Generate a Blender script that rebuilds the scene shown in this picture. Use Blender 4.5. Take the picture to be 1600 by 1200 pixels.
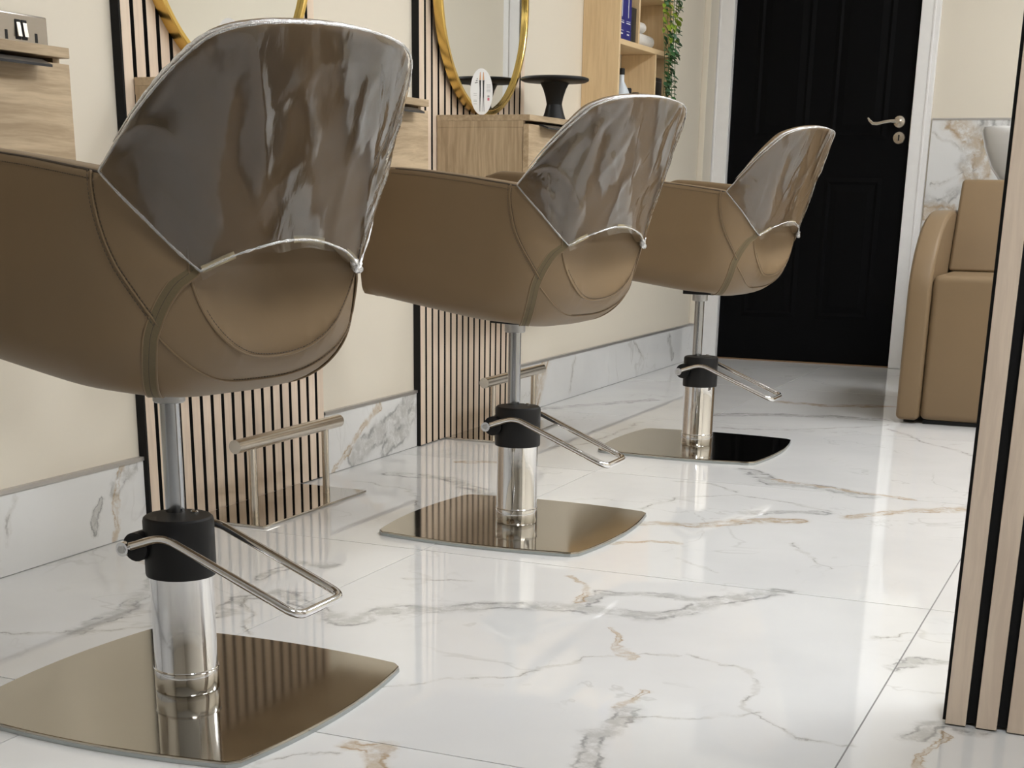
import bpy, bmesh, math, random
import numpy as np
from mathutils import Vector, Matrix, noise

for o in list(bpy.data.objects):
    bpy.data.objects.remove(o, do_unlink=True)
scene = bpy.context.scene
COL = scene.collection
PI = math.pi

# ------------------------------------------------------------------ camera
CAM_F, CAM_PX, CAM_PY = 2275.54, 800.0, 1061.26      # focal length and optical centre for a 1600x1200 frame
YAW, PITCH, ROLL, CAM_H = -.4024, .3203, .0158, .72
cam_data = bpy.data.cameras.new('camera')
cam = bpy.data.objects.new('camera', cam_data)
COL.objects.link(cam)
_f = Vector((math.sin(YAW) * math.cos(PITCH), math.cos(YAW) * math.cos(PITCH), -math.sin(PITCH)))
_r = Vector((math.cos(YAW), -math.sin(YAW), 0))
_u = _r.cross(_f)
_R = _r * math.cos(ROLL) + _u * math.sin(ROLL)
_U = -_r * math.sin(ROLL) + _u * math.cos(ROLL)
_m = Matrix((_R, _U, -_f)).transposed().to_4x4()
_m.translation = Vector((0, 0, CAM_H))
cam.matrix_world = _m
cam_data.sensor_width = 36
cam_data.lens = CAM_F / 1600 * 36
cam_data.shift_y = (CAM_PY - 600) / 1600
cam_data.clip_start = .02
scene.camera = cam

# ------------------------------------------------------------------ world, exposure
world = bpy.data.worlds.new('world')
scene.world = world
world.use_nodes = True
world.node_tree.nodes['Background'].inputs[0].default_value = (.8, .85, .9, 1)
world.node_tree.nodes['Background'].inputs[1].default_value = 0.0      # closed room: no sky reaches it
vs = scene.view_settings
vs.view_transform = 'Standard'
vs.look = 'None'
vs.exposure = 0.17
vs.gamma = 1
vs.use_curve_mapping = False
LAMP_STRENGTH = 25.0        # emission of the ceiling panels

# ------------------------------------------------------------------ helpers
def mesh_obj(name, verts, faces, mat=None, parent=None, smooth=False, auto=None):
    me = bpy.data.meshes.new(name)
    me.from_pydata([tuple(v) for v in verts], [], faces)
    me.validate()
    me.update()
    o = bpy.data.objects.new(name, me)
    COL.objects.link(o)
    if mat:
        me.materials.append(mat)
    if parent:
        o.parent = parent
    if smooth:
        me.polygons.foreach_set('use_smooth', [True] * len(me.polygons))
        if auto is not None:
            sharp_edges(me, auto)
    return o

def sharp_edges(me, ang):
    bm = bmesh.new(); bm.from_mesh(me)
    a = math.radians(ang)
    for e in bm.edges:
        if len(e.link_faces) == 2 and e.calc_face_angle(0) > a:
            e.smooth = False
    bm.to_mesh(me); bm.free()

def bm_obj(name, bm, mat=None, parent=None, smooth=False, auto=None):
    me = bpy.data.meshes.new(name)
    bm.to_mesh(me); bm.free()
    o = bpy.data.objects.new(name, me)
    COL.objects.link(o)
    if mat:
        me.materials.append(mat)
    if parent:
        o.parent = parent
    if smooth:
        me.polygons.foreach_set('use_smooth', [True] * len(me.polygons))
        if auto is not None:
            sharp_edges(me, auto)
    return o

def box(name, x0, x1, y0, y1, z0, z1, mat, parent=None, bevel=0.0, seg=2):
    bm = bmesh.new()
    bmesh.ops.create_cube(bm, size=1)
    for v in bm.verts:
        v.co = Vector(((x0 + x1) / 2 + v.co.x * (x1 - x0), (y0 + y1) / 2 + v.co.y * (y1 - y0), (z0 + z1) / 2 + v.co.z * (z1 - z0)))
    if bevel:
        bmesh.ops.bevel(bm, geom=list(bm.edges), offset=bevel, segments=seg, profile=.5, affect='EDGES')
    return bm_obj(name, bm, mat, parent, smooth=bool(bevel), auto=20)

def lathe(name, prof, mat, parent=None, seg=48, center=(0, 0), auto=30):
    """prof: list of (radius, z) from bottom to top, closed with caps."""
    V, F = [], []
    cx, cy = center
    n = len(prof)
    for r, z in prof:
        for k in range(seg):
            t = 2 * PI * k / seg
            V.append((cx + r * math.cos(t), cy + r * math.sin(t), z))
    for i in range(n - 1):
        for k in range(seg):
            a = i * seg + k; b = i * seg + (k + 1) % seg
            F.append((a, b, b + seg, a + seg))
    F.append(tuple(range(seg - 1, -1, -1)))
    F.append(tuple((n - 1) * seg + k for k in range(seg)))
    return mesh_obj(name, V, F, mat, parent, True, auto)

def tube_data(path, r, seg=10, closed=False, V=None, F=None):
    V = [] if V is None else V
    F = [] if F is None else F
    P = [Vector(p) for p in path]
    n = len(P)
    up = None
    base = len(V)
    for i in range(n):
        if closed:
            t = (P[(i + 1) % n] - P[i - 1])
        else:
            t = P[min(i + 1, n - 1)] - P[max(i - 1, 0)]
        t.normalize()
        if up is None:
            up = Vector((0, 0, 1)) if abs(t.z) < .9 else Vector((1, 0, 0))
        side = t.cross(up)
        side.normalize()
        up = side.cross(t)
        rr = r[i] if isinstance(r, (list, tuple)) else r
        for k in range(seg):
            a = 2 * PI * k / seg
            V.append(P[i] + side * (rr * math.cos(a)) + up * (rr * math.sin(a)))
    m = n if closed else n - 1
    for i in range(m):
        for k in range(seg):
            a = base + i * seg + k; b = base + i * seg + (k + 1) % seg
            j = ((i + 1) % n - i) * seg
            F.append((a, b, b + j, a + j))
    if not closed:
        F.append(tuple(base + k for k in range(seg - 1, -1, -1)))
        F.append(tuple(base + (n - 1) * seg + k for k in range(seg)))
    return V, F

def tube(name, path, r, mat, parent=None, seg=10, closed=False):
    V, F = tube_data(path, r, seg, closed)
    return mesh_obj(name, V, F, mat, parent, True, 50)

def round_path(pts, rad, n=6):
    """polyline with filleted corners"""
    P = [Vector(p) for p in pts]
    out = [P[0]]
    for i in range(1, len(P) - 1):
        a = (P[i - 1] - P[i]); b = (P[i + 1] - P[i])
        d = min(rad, a.length * .45, b.length * .45)
        A = P[i] + a.normalized() * d; B = P[i] + b.normalized() * d
        for k in range(n + 1):
            t = k / n
            out.append(A.lerp(P[i], t).lerp(P[i].lerp(B, t), t))
    out.append(P[-1])
    return out

def prism(name, poly, z0, z1, mat, parent=None, bevel=0.0, seg=2, axis='z'):
    """poly: list of 2-D points; extruded along the axis"""
    bm = bmesh.new()
    def mk(p, h):
        if axis == 'z': return (p[0], p[1], h)
        if axis == 'x': return (h, p[0], p[1])
        return (p[0], h, p[1])
    lo = [bm.verts.new(mk(p, z0)) for p in poly]
    hi = [bm.verts.new(mk(p, z1)) for p in poly]
    n = len(poly)
    bm.faces.new(lo[::-1]); bm.faces.new(hi)
    for i in range(n):
        bm.faces.new((lo[i], lo[(i + 1) % n], hi[(i + 1) % n], hi[i]))
    bmesh.ops.recalc_face_normals(bm, faces=bm.faces)
    if bevel:
        es = [e for e in bm.edges if abs(e.calc_face_angle(0)) > .6]
        bmesh.ops.bevel(bm, geom=es, offset=bevel, segments=seg, profile=.5, affect='EDGES')
    return bm_obj(name, bm, mat, parent, True, 20)

def tag(o, label, cat, group=None):
    o['label'] = label; o['category'] = cat
    if group: o['group'] = group
    return o

def thing(name, label, cat, loc=(0, 0, 0), rz=0, group=None):
    o = bpy.data.objects.new(name, None)
    o.empty_display_size = .05
    COL.objects.link(o)
    o.location = loc; o.rotation_euler = (0, 0, rz)
    return tag(o, label, cat, group)

def structure(o, label=None):
    o['kind'] = 'structure'
    if label: o['label'] = label
    return o

def struct_empty(name, label=None, loc=(0, 0, 0)):
    o = bpy.data.objects.new(name, None)
    o.empty_display_size = .05
    COL.objects.link(o); o.location = loc
    return structure(o, label)

# ------------------------------------------------------------------ materials
MATS = {}
class NT:
    def __init__(self, name):
        self.m = bpy.data.materials.new(name)
        self.m.use_nodes = True
        self.t = self.m.node_tree
        self.b = self.t.nodes['Principled BSDF']
        self.out = self.t.nodes['Material Output']
    def n(self, typ, **kw):
        nd = self.t.nodes.new(typ)
        for k, v in kw.items():
            setattr(nd, k, v)
        return nd
    def l(self, a, b):
        self.t.links.new(a, b)
    def math(self, op, a, b=None, c=None, clamp=False):
        nd = self.n('ShaderNodeMath', operation=op, use_clamp=clamp)
        for i, v in enumerate((a, b, c)):
            if v is None: continue
            if hasattr(v, 'links'): self.l(v, nd.inputs[i])
            else: nd.inputs[i].default_value = v
        return nd.outputs[0]
    def vmath(self, op, a, b=None, scale=None):
        nd = self.n('ShaderNodeVectorMath', operation=op)
        for i, v in enumerate((a, b)):
            if v is None: continue
            if hasattr(v, 'links'): self.l(v, nd.inputs[i])
            else: nd.inputs[i].default_value = v
        if scale is not None:
            if hasattr(scale, 'links'): self.l(scale, nd.inputs[3])
            else: nd.inputs[3].default_value = scale
        return nd.outputs[1] if op in ('LENGTH', 'DOT_PRODUCT', 'DISTANCE') else nd.outputs[0]
    def noise(self, vec, scale, detail=3, rough=.5, dist=0.0, color=False):
        nd = self.n('ShaderNodeTexNoise')
        nd.inputs['Scale'].default_value = scale
        nd.inputs['Detail'].default_value = detail
        nd.inputs['Roughness'].default_value = rough
        nd.inputs['Distortion'].default_value = dist
        if vec is not None: self.l(vec, nd.inputs['Vector'])
        return nd.outputs['Color' if color else 'Fac']
    def mix(self, fac, a, b):
        nd = self.n('ShaderNodeMix', data_type='RGBA')
        for s, v in ((nd.inputs[0], fac), (nd.inputs[6], a), (nd.inputs[7], b)):
            if hasattr(v, 'links'): self.l(v, s)
            elif isinstance(v, (int, float)): s.default_value = v
            else: s.default_value = (*v, 1)
        return nd.outputs[2]
    def ramp(self, fac, stops):
        nd = self.n('ShaderNodeValToRGB')
        e = nd.color_ramp.elements
        while len(e) < len(stops): e.new(.5)
        for el, (p, c) in zip(e, stops):
            el.position = p
            el.color = (c, c, c, 1) if isinstance(c, (int, float)) else (*c, 1)
        self.l(fac, nd.inputs[0])
        return nd.outputs[0]
    def smooth(self, x, lo, hi):
        nd = self.n('ShaderNodeMapRange', interpolation_type='SMOOTHSTEP')
        nd.inputs[1].default_value = lo; nd.inputs[2].default_value = hi
        self.l(x, nd.inputs[0])
        return nd.outputs[0]
    def bump(self, h, strength, dist=.001):
        nd = self.n('ShaderNodeBump')
        nd.inputs['Strength'].default_value = strength
        nd.inputs['Distance'].default_value = dist
        self.l(h, nd.inputs['Height'])
        self.l(nd.outputs[0], self.b.inputs['Normal'])
    def set(self, **kw):
        for k, v in kw.items():
            s = self.b.inputs[k.replace('_', ' ')]
            if hasattr(v, 'links'): self.l(v, s)
            elif isinstance(v, (tuple, list)): s.default_value = (*v, 1) if len(v) == 3 else v
            else: s.default_value = v
        return self
    def pos(self):
        return self.n('ShaderNodeNewGeometry').outputs['Position']
    def objc(self):
        return self.n('ShaderNodeTexCoord').outputs['Object']
    def mapped(self, vec, scale=(1, 1, 1), loc=(0, 0, 0), rot=(0, 0, 0)):
        nd = self.n('ShaderNodeMapping')
        nd.inputs['Scale'].default_value = scale
        nd.inputs['Location'].default_value = loc
        nd.inputs['Rotation'].default_value = rot
        self.l(vec, nd.inputs['Vector'])
        return nd.outputs[0]

def plain(name, col, rough=.5, metal=0.0, noise_amt=.04, noise_scale=30, **kw):
    s = NT(name)
    f = s.noise(s.objc(), noise_scale, 4)
    lo = tuple(c * (1 - noise_amt) for c in col); hi = tuple(min(1, c * (1 + noise_amt)) for c in col)
    s.set(Base_Color=s.mix(f, lo, hi), Roughness=rough, Metallic=metal, **kw)
    return s.m

def paint(name, col):
    s = NT(name)
    p = s.pos()
    f = s.noise(p, 1.3, 3)
    s.set(Base_Color=s.mix(f, tuple(c * .975 for c in col), tuple(c * 1.02 for c in col)), Roughness=.62)
    s.bump(s.noise(p, 260, 2), .06, .001)
    return s.m

M_WALL = paint('cream_paint', (.755, .695, .585))
M_CEIL = paint('ceiling_paint', (.82, .81, .79))
M_WHITE = plain('white_gloss_paint', (.87, .86, .85), .35)
M_BLACKDOOR = plain('black_door_paint', (.0032, .0032, .0036), .55, noise_amt=.2, Specular_IOR_Level=.06)
M_FELT = plain('black_felt', (.008, .0075, .007), .95, noise_amt=.3, noise_scale=300)
M_BLACKP = plain('black_plastic', (.008, .008, .0085), .5, Specular_IOR_Level=.3)
M_BLACKM = plain('black_metal_handle', (.03, .032, .036), .35, .3)
M_GOLD = plain('brushed_gold', (.78, .55, .17), .24, 1.0)
M_CHROME = plain('chrome', (.82, .82, .83), .045, 1.0, noise_amt=.01)
M_POLE = plain('pole_steel', (.40, .415, .44), .14, 1.0, noise_amt=.02)
M_NICKEL = plain('satin_nickel', (.66, .61, .54), .24, 1.0)
M_ALU = plain('aluminium_trim', (.55, .53, .51), .4, .8)
M_GREYMETAL = plain('grey_cast_metal', (.5, .5, .5), .4, .6)
M_EDGE = plain('plate_edge_steel', (.45, .48, .48), .35, .9)
M_GROUT = plain('grout', (.24, .235, .225), .8)
M_CERAMIC = plain('white_ceramic', (.82, .82, .81), .08, noise_amt=.01)
M_PAPER = plain('white_card', (.85, .85, .84), .5, noise_amt=.01)
M_INK = plain('grey_ink', (.35, .35, .35), .6)
M_INKD = plain('black_ink', (.02, .02, .02), .5)
M_PEACH = plain('peach_print', (.68, .38, .2), .5)
M_RED = plain('pink_print', (.6, .15, .2), .5)
M_BLUE = plain('blue_carton', (.022, .02, .2), .35)
M_BLACKBOX = plain('black_carton', (.015, .015, .016), .35)
M_TOWEL = plain('white_towel', (.75, .72, .68), .9, noise_amt=.12, noise_scale=120)
M_BOTTLE = plain('pale_blue_bottle', (.62, .68, .74), .25)
M_GREEN = plain('pale_green_jar', (.42, .62, .3), .35)
M_STEM = plain('plant_stem', (.10, .16, .05), .6)
M_ZIP = plain('olive_zip_tape', (.135, .102, .050), .6, noise_amt=.15, noise_scale=400)
M_STITCH = plain('dark_thread', (.07, .052, .037), .7)
M_ELASTIC = plain('beige_elastic', (.36, .30, .19), .7, noise_amt=.15, noise_scale=300)

def brushed(name, col, rough, sc):
    s = NT(name)
    p = s.mapped(s.objc(), sc)
    f = s.noise(p, 40, 4, .6)
    g = s.noise(s.objc(), 5, 3, .6)
    s.set(Base_Color=s.mix(g, tuple(c * .93 for c in col), col), Metallic=1.0,
          Roughness=s.math('ADD', s.math('MULTIPLY', f, .05), rough))
    s.bump(f, .012, .0006)
    return s.m
M_BRUSH = brushed('brushed_steel_plate', (.47, .44, .385), .045, (1, 30, 1))
M_POLISH = brushed('polished_steel_plate', (.62, .585, .53), .03, (20, 1, 1))
M_SOCKET = brushed('brushed_steel_socket', (.52, .48, .44), .24, (1, 1, 25))

def leather(name, col):
    s = NT(name)
    p = s.objc()
    f = s.noise(p, 6, 3)
    s.set(Base_Color=s.mix(f, tuple(c * .95 for c in col), tuple(c * 1.04 for c in col)), Roughness=.43)
    s.b.inputs['Specular IOR Level'].default_value = .32
    s.bump(s.noise(p, 160, 3), .035, .001)
    return s.m
M_LEATHER = leather('tan_leatherette', (.207, .142, .079))
M_LEATHER2 = M_LEATHER

def wood(name, base, dark, grain_axis, scale=1.0, contrast=.8):
    """grain runs along grain_axis"""
    s = NT(name)
    p = s.pos()
    sc = [1.0, 1.0, 1.0]
    fine = [95 * scale] * 3; fine[grain_axis] = 5.0 * scale
    broad = [10 * scale] * 3; broad[grain_axis] = 1.1 * scale
    wv = s.noise(p, 2.5, 3, .5, color=True)
    pw = s.vmath('ADD', p, s.vmath('SCALE', s.vmath('SUBTRACT', wv, (.5, .5, .5)), scale=.05))
    f1 = s.noise(s.mapped(pw, fine), 1.0, 4, .65)
    f2 = s.noise(s.mapped(pw, broad), 1.0, 4, .55, 1.2)
    f = s.math('ADD', s.math('MULTIPLY', f1, .55), s.math('MULTIPLY', f2, .6))
    f = s.smooth(f, .40, .74)
    s.set(Base_Color=s.mix(s.math('MULTIPLY', f, contrast), base, dark), Roughness=.5)
    s.bump(f1, .08, .0006)
    return s.m
M_OAK_H = wood('oak_laminate_horizontal', (.60, .465, .305), (.30, .21, .12), 1)
M_OAK_V = wood('oak_laminate_upright', (.60, .465, .305), (.30, .21, .12), 2)
M_SLAT = wood('pale_oak_slat', (.82, .68, .54), (.58, .455, .355), 2, 1.3, .5)
M_PINE = wood('pine_board', (.80, .60, .35), (.56, .37, .19), 2, .8, .55)
M_PINE_H = wood('pine_shelf_board', (.80, .60, .35), (.56, .37, .19), 1, .8, .4)

def marble_base(s, p, warp_scale=4.5, warp=.07):
    """shared marble: returns (colour, warped position)"""
    w = s.noise(p, warp_scale, 5, .6, color=True)
    pw = s.vmath('ADD', p, s.vmath('SCALE', s.vmath('SUBTRACT', w, (.5, .5, .5)), scale=warp * 2))
    cloud = s.noise(pw, 2.2, 4, .55)
    col = s.mix(s.smooth(cloud, .35, .75), (.795, .795, .785), (.725, .725, .72))
    return col, pw

def add_fine_veins(s, col, pw, scale=1.0, amt=.5):
    a = s.noise(pw, 2.1 * scale, 4, .55, .6)
    ridge = s.math('ABSOLUTE', s.math('SUBTRACT', a, .5))
    line = s.math('SUBTRACT', 1.0, s.smooth(ridge, .0, .012))
    gate = s.smooth(s.noise(pw, 1.7 * scale, 2), .47, .62)
    return s.mix(s.math('MULTIPLY', s.math('MULTIPLY', line, gate), amt), col, (.40, .385, .35))

def marble_generic(name, seed, scale=1.0):
    s = NT(name)
    p = s.mapped(s.pos(), (1, 1, 1), (seed, seed * 1.7, seed * .6), (.5, .4, .3))
    col, pw = marble_base(s, p)
    col = add_fine_veins(s, col, pw, 1.3 * scale, .45)
    a = s.noise(pw, 1.25 * scale, 5, .6, .8)
    ridge = s.math('ABSOLUTE', s.math('SUBTRACT', a, .52))
    wide = s.math('SUBTRACT', 1.0, s.smooth(ridge, .0, .065))
    gate = s.smooth(s.noise(pw, 1.1 * scale, 2), .40, .54)
    tint = s.noise(pw, 3.0, 2)
    vein = s.mix(s.smooth(tint, .45, .6), (.36, .355, .335), (.50, .37, .21))
    streak = s.smooth(s.noise(pw, 9, 4, .65), .32, .62)
    m = s.math('MULTIPLY', s.math('MULTIPLY', wide, gate), s.math('MULTIPLY', streak, .85))
    col = s.mix(m, col, vein)
    s.set(Base_Color=col, Roughness=.09)
    return s.m
M_MARBLE_W = marble_generic('marble_wall_slab', 3.1, 1.5)
M_MARBLE_B = marble_generic('marble_skirting', 7.7, 2.4)

VEINS = [
    ('g', 0.045, [(-1.242, 2.163), (-1.2, 2.278), (-1.082, 2.356), (-0.979, 2.417), (-0.885, 2.434), (-0.775, 2.441), (-0.713, 2.495), (-0.7, 2.576), (-0.595, 2.722)]),
    ('g', 0.03, [(-0.912, 2.44), (-0.899, 2.56), (-0.81, 2.583), (-0.722, 2.586), (-0.666, 2.655)]),
    ('g', 0.03, [(-0.636, 1.945), (-0.637, 1.877), (-0.644, 1.829), (-0.626, 1.755), (-0.621, 1.692)]),
    ('t', 0.01, [(-0.638, 1.907), (-0.529, 1.965), (-0.456, 2.019)]),
    ('o', 0.012, [(-0.65, 1.947), (-0.645, 2.032)]),
    ('t', 0.01, [(-0.646, 2.252), (-0.578, 2.208), (-0.531, 2.212), (-0.496, 2.138), (-0.479, 2.03), (-0.435, 1.974), (-0.387, 1.924), (-0.308, 1.934)]),
    ('t', 0.01, [(-1.01, 1.872), (-0.942, 1.957), (-0.865, 2.005), (-0.812, 2.093), (-0.784, 2.165), (-0.711, 2.212), (-0.653, 2.241)]),
    ('o', 0.01, [(-0.803, 2.344), (-0.754, 2.239), (-0.716, 2.178)]),
    ('g', 0.045, [(-0.989, 3.995), (-0.878, 3.837), (-0.741, 3.838), (-0.627, 3.771)]),
    ('o', 0.018, [(-0.889, 3.883), (-0.669, 3.817), (-0.515, 3.774)]),
    ('o', 0.04, [(-1.025, 3.193), (-0.92, 3.231), (-0.84, 3.304), (-0.779, 3.367), (-0.706, 3.381)]),
    ('g', 0.035, [(-0.839, 3.419), (-0.759, 3.477), (-0.678, 3.502)]),
    ('o', 0.035, [(-0.613, 3.486), (-0.519, 3.602), (-0.352, 3.732)]),
    ('t', 0.014, [(-1.092, 3.347), (-1.048, 3.522), (-0.931, 3.64), (-0.786, 3.595), (-0.66, 3.529)]),
    ('t', 0.016, [(-1.116, 3.742), (-1.029, 3.747), (-0.94, 3.674)]),
    ('g', 0.05, [(-1.393, 5.017), (-1.212, 5.119), (-0.999, 5.185), (-0.823, 5.196)]),
    ('o', 0.05, [(-1.252, 5.482), (-1.079, 5.46), (-0.873, 5.557)]),
    ('t', 0.018, [(-1.29, 4.735), (-1.086, 4.784), (-0.888, 4.958), (-0.782, 5.082)]),
    ('g', 0.035, [(-0.236, 2.005), (-0.205, 2.073), (-0.151, 2.075)]),
    ('o', 0.012, [(-0.213, 1.887), (-0.206, 1.983), (-0.191, 2.033)]),
    ('g', 0.022, [(-0.316, 2.328), (-0.278, 2.385), (-0.228, 2.394)]),
    ('t', 0.01, [(-0.372, 2.469), (-0.323, 2.537), (-0.251, 2.572)]),
    ('t', 0.012, [(-1.732, 1.842), (-1.641, 1.895), (-1.571, 1.943), (-1.534, 1.992)]),
    ('g', 0.03, [(-1.622, 1.905), (-1.637, 2.046), (-1.686, 2.187), (-1.74, 2.281)]),
    ('o', 0.01, [(-1.891, 2.397), (-1.803, 2.354)]),
    ('g', 0.035, [(-1.467, 2.107), (-1.497, 2.215), (-1.452, 2.288), (-1.242, 2.163)]),
    ('t', 0.012, [(-1.504, 2.236), (-1.359, 2.026)]),
    ('g', 0.03, [(-1.548, 2.349), (-1.538, 2.5), (-1.467, 2.506)]),
    ('t', 0.014, [(-1.872, 3.342), (-1.7, 3.303), (-1.546, 3.069), (-1.497, 3.18)]),
    ('g', 0.04, [(-1.85, 3.48), (-1.679, 3.486), (-1.501, 3.341)]),
    ('o', 0.03, [(-1.758, 3.733), (-1.669, 3.781)]),
    ('o', 0.03, [(-0.937, 1.633), (-0.896, 1.639), (-0.855, 1.581)]),
    ('t', 0.012, [(-1.013, 1.518), (-0.976, 1.588), (-0.931, 1.596)]),
    ('t', 0.01, [(-0.865, 2.904), (-0.798, 2.844), (-0.75, 2.82)]),
    ('t', 0.01, [(-0.672, 3.137), (-0.62, 3.062), (-0.541, 2.944)]),
    ('o', 0.014, [(-1.006, 2.65), (-0.945, 2.596), (-0.92, 2.477)]),
    ('t', 0.012, [(-1.28, 2.484), (-1.163, 2.531)]),
    ('o', 0.016, [(-1.021, 2.959), (-0.955, 3.028), (-0.898, 3.035)]),
    ('t', 0.02, [(-1.624, 4.083), (-1.546, 4.262), (-1.553, 4.719)]),
    ('g', 0.04, [(-2.015, 4.812), (-1.842, 5.065), (-1.694, 5.291)]),
    ('t', 0.02, [(-0.767, 4.993), (-0.628, 4.765), (-0.448, 4.563)]),
]

# ------------------------------------------------------------------ floor
def floor_tile_material(name, segs, seed, plane=(0, 1), rough=.018):
    """glossy marble; segs = hand-laid veins crossing this slab (kind, width, A, B) in the given plane"""
    P3 = lambda a: Vector([a[plane.index(i)] if i in plane else 0 for i in range(3)])
    keep = tuple(1 if i in plane else 0 for i in range(3))
    s = NT(name)
    p = s.pos()
    col, pw = marble_base(s, s.mapped(p, (1, 1, 1), (0, 0, seed)), 6.0, .02)
    jit = s.noise(p, 11, 5, .62, color=True)
    q = s.vmath('ADD', p, s.vmath('SCALE', s.vmath('SUBTRACT', jit, (.5, .5, .5)), scale=.085))
    col = add_fine_veins(s, col, s.vmath('ADD', pw, (seed * 1.3, seed * .7, 0)), 1.5, .28)
    streak = s.noise(s.mapped(q, (1, 1, 1)), 26, 4, .7)
    for kind, soft, dark in (('g', (.50, .495, .475), (.27, .27, .265)), ('o', (.56, .46, .34), (.40, .27, .14)), ('t', (.60, .585, .55), (.33, .32, .30))):
        ss = [g for g in segs if g[0] == kind]
        if not ss: continue
        fld = None
        for _, w, A, B in ss:
            A3 = P3(A); B3 = P3(B)
            BA = B3 - A3
            PA = s.vmath('SUBTRACT', q, tuple(A3))
            h = s.math('MULTIPLY', s.vmath('DOT_PRODUCT', PA, tuple(BA)), 1 / max(1e-6, BA.length_squared), clamp=True)
            D = s.vmath('LENGTH', s.vmath('MULTIPLY', s.vmath('SUBTRACT', PA, s.vmath('SCALE', tuple(BA), scale=h)), keep))
            D = s.math('DIVIDE', D, w)
            fld = D if fld is None else s.math('MINIMUM', fld, D)
        broad = s.math('MULTIPLY', s.math('SUBTRACT', 1.0, s.smooth(fld, .15, 1.0)), s.smooth(streak, .30, .62))
        col = s.mix(s.math('MULTIPLY', broad, .85 if kind != 't' else .6), col, soft)
        edge = s.math('ABSOLUTE', s.math('SUBTRACT', fld, .42))
        crisp = s.math('SUBTRACT', 1.0, s.smooth(edge if kind != 't' else fld, .0, .20 if kind != 't' else .34))
        crisp = s.math('MULTIPLY', crisp, s.smooth(s.noise(q, 17, 3), .42, .60))
        col = s.mix(s.math('MULTIPLY', crisp, .75), col, dark)
    s.set(Base_Color=col, Roughness=rough)
    s.b.inputs['Specular IOR Level'].default_value = .5
    s.bump(s.noise(p, 3.0, 2), .006, .004)
    return s.m

TILE = 1.058
TX = [-2.427 + TILE * i for i in range(6)]
TY = [1.66 + TILE * i for i in range(-5, 6)]
RX0, RX1, RY0, RY1, RZ = -2.0, 1.9, -3.4, 6.9, 2.45
floor = structure(box('floor', RX0 - .05, RX1 + .05, RY0 - .05, RY1 + .05, -.05, -.0025, M_GROUT), 'floor of large glossy white marble tiles with grey and gold veins')
G = .0013
k = 0
for x in TX:
    for y in TY:
        x0, x1 = max(x, RX0) + G, min(x + TILE, RX1) - G
        y0, y1 = max(y, RY0) + G, min(y + TILE, RY1) - G
        if x1 - x0 < .05 or y1 - y0 < .05: continue
        segs = []
        for kind, w, pl in VEINS:
            for A, B in zip(pl[:-1], pl[1:]):
                if max(A[0], B[0]) > x0 - .06 and min(A[0], B[0]) < x1 + .06 and max(A[1], B[1]) > y0 - .06 and min(A[1], B[1]) < y1 + .06:
                    segs.append((kind, w, A, B))
        k += 1
        box('tile', x0, x1, y0, y1, -.0105, 0, floor_tile_material('marble_floor_tile', segs, k * 2.37), floor)

# ------------------------------------------------------------------ walls and ceiling
T = .12
structure(box('wall_left', RX0 - T, RX0, RY0 - T, RY1 + T, 0, RZ, M_WALL), 'cream painted wall with mirrors')
structure(box('wall_right', RX1, RX1 + T, RY0 - T, RY1 + T, 0, RZ, M_WALL), 'cream painted wall opposite the mirrors')
structure(box('ceiling', RX0 - T, RX1 + T, RY0 - T, RY1 + T, RZ, RZ + .1, M_CEIL), 'white ceiling')
# back wall with the door opening
DX0, DX1, DZ = -1.905, -1.092, 2.03
wb = struct_empty('wall_back', 'cream painted end wall around the black door')
box('wall_section', RX0, DX0 - .01, RY1, RY1 + T, 0, RZ, M_WALL, wb)
box('wall_section', DX1 + .01, RX1, RY1, RY1 + T, 0, RZ, M_WALL, wb)
box('wall_section', DX0 - .01, DX1 + .01, RY1, RY1 + T, DZ + .01, RZ, M_WALL, wb)
structure(box('wall_front', RX0, RX1, RY0 - T, RY0, 0, RZ, M_WALL), 'cream painted wall at the street end')

def seg_list(veins):
    return [(kd, w_, A, B) for kd, w_, pl in veins for A, B in zip(pl[:-1], pl[1:])]
M_LINING = floor_tile_material('marble_lining_slab', seg_list([
    ('o', .075, [(-.894, 1.046), (-.822, .974), (-.79, .923), (-.782, .85), (-.825, .832)]), ('g', .06, [(-.778, 1.046), (-.813, .956), (-.84, .87), (-.80, .76)]),
    ('g', .045, [(-1.001, .729), (-.953, .711), (-.89, .76)]), ('o', .06, [(-.996, .676), (-.893, .686)]), ('t', .016, [(-.992, 1.011), (-.942, .974), (-.863, .93)]),
    ('t', .014, [(-.98, .791), (-.864, .844), (-.8, .866)]), ('g', .05, [(-.70, 1.04), (-.60, .80), (-.45, .55)]), ('o', .03, [(-.3, 1.0), (-.1, .7), (0, .4)])]), 5.1, (0, 2), .08)
M_SKIRT = floor_tile_material('marble_skirting_slab', seg_list([
    ('o', .012, [(2.53, .167), (2.507, .11), (2.489, .065), (2.479, .0)]), ('g', .035, [(2.56, .155), (2.521, .122), (2.50, .112)]), ('g', .018, [(2.45, .09), (2.42, .04)]), ('t', .012, [(2.19, .15), (2.149, .07)]),
    ('g', .05, [(3.885, .15), (3.746, .094), (3.629, .055), (3.518, .032)]), ('g', .05, [(3.912, .12), (3.826, .065), (3.706, .02)]), ('o', .018, [(3.69, .15), (3.594, .105), (3.50, .05), (3.41, .0)]),
    ('o', .06, [(4.93, .15), (4.876, .085), (4.838, 0)]), ('t', .02, [(5.241, .15), (5.181, .03)]), ('t', .02, [(5.913, .147), (6.05, .069)]), ('g', .03, [(6.40, .13), (6.47, .05)]), ('g', .03, [(1.5, .15), (1.3, .0)])]), 8.3, (1, 2), .07)
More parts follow.
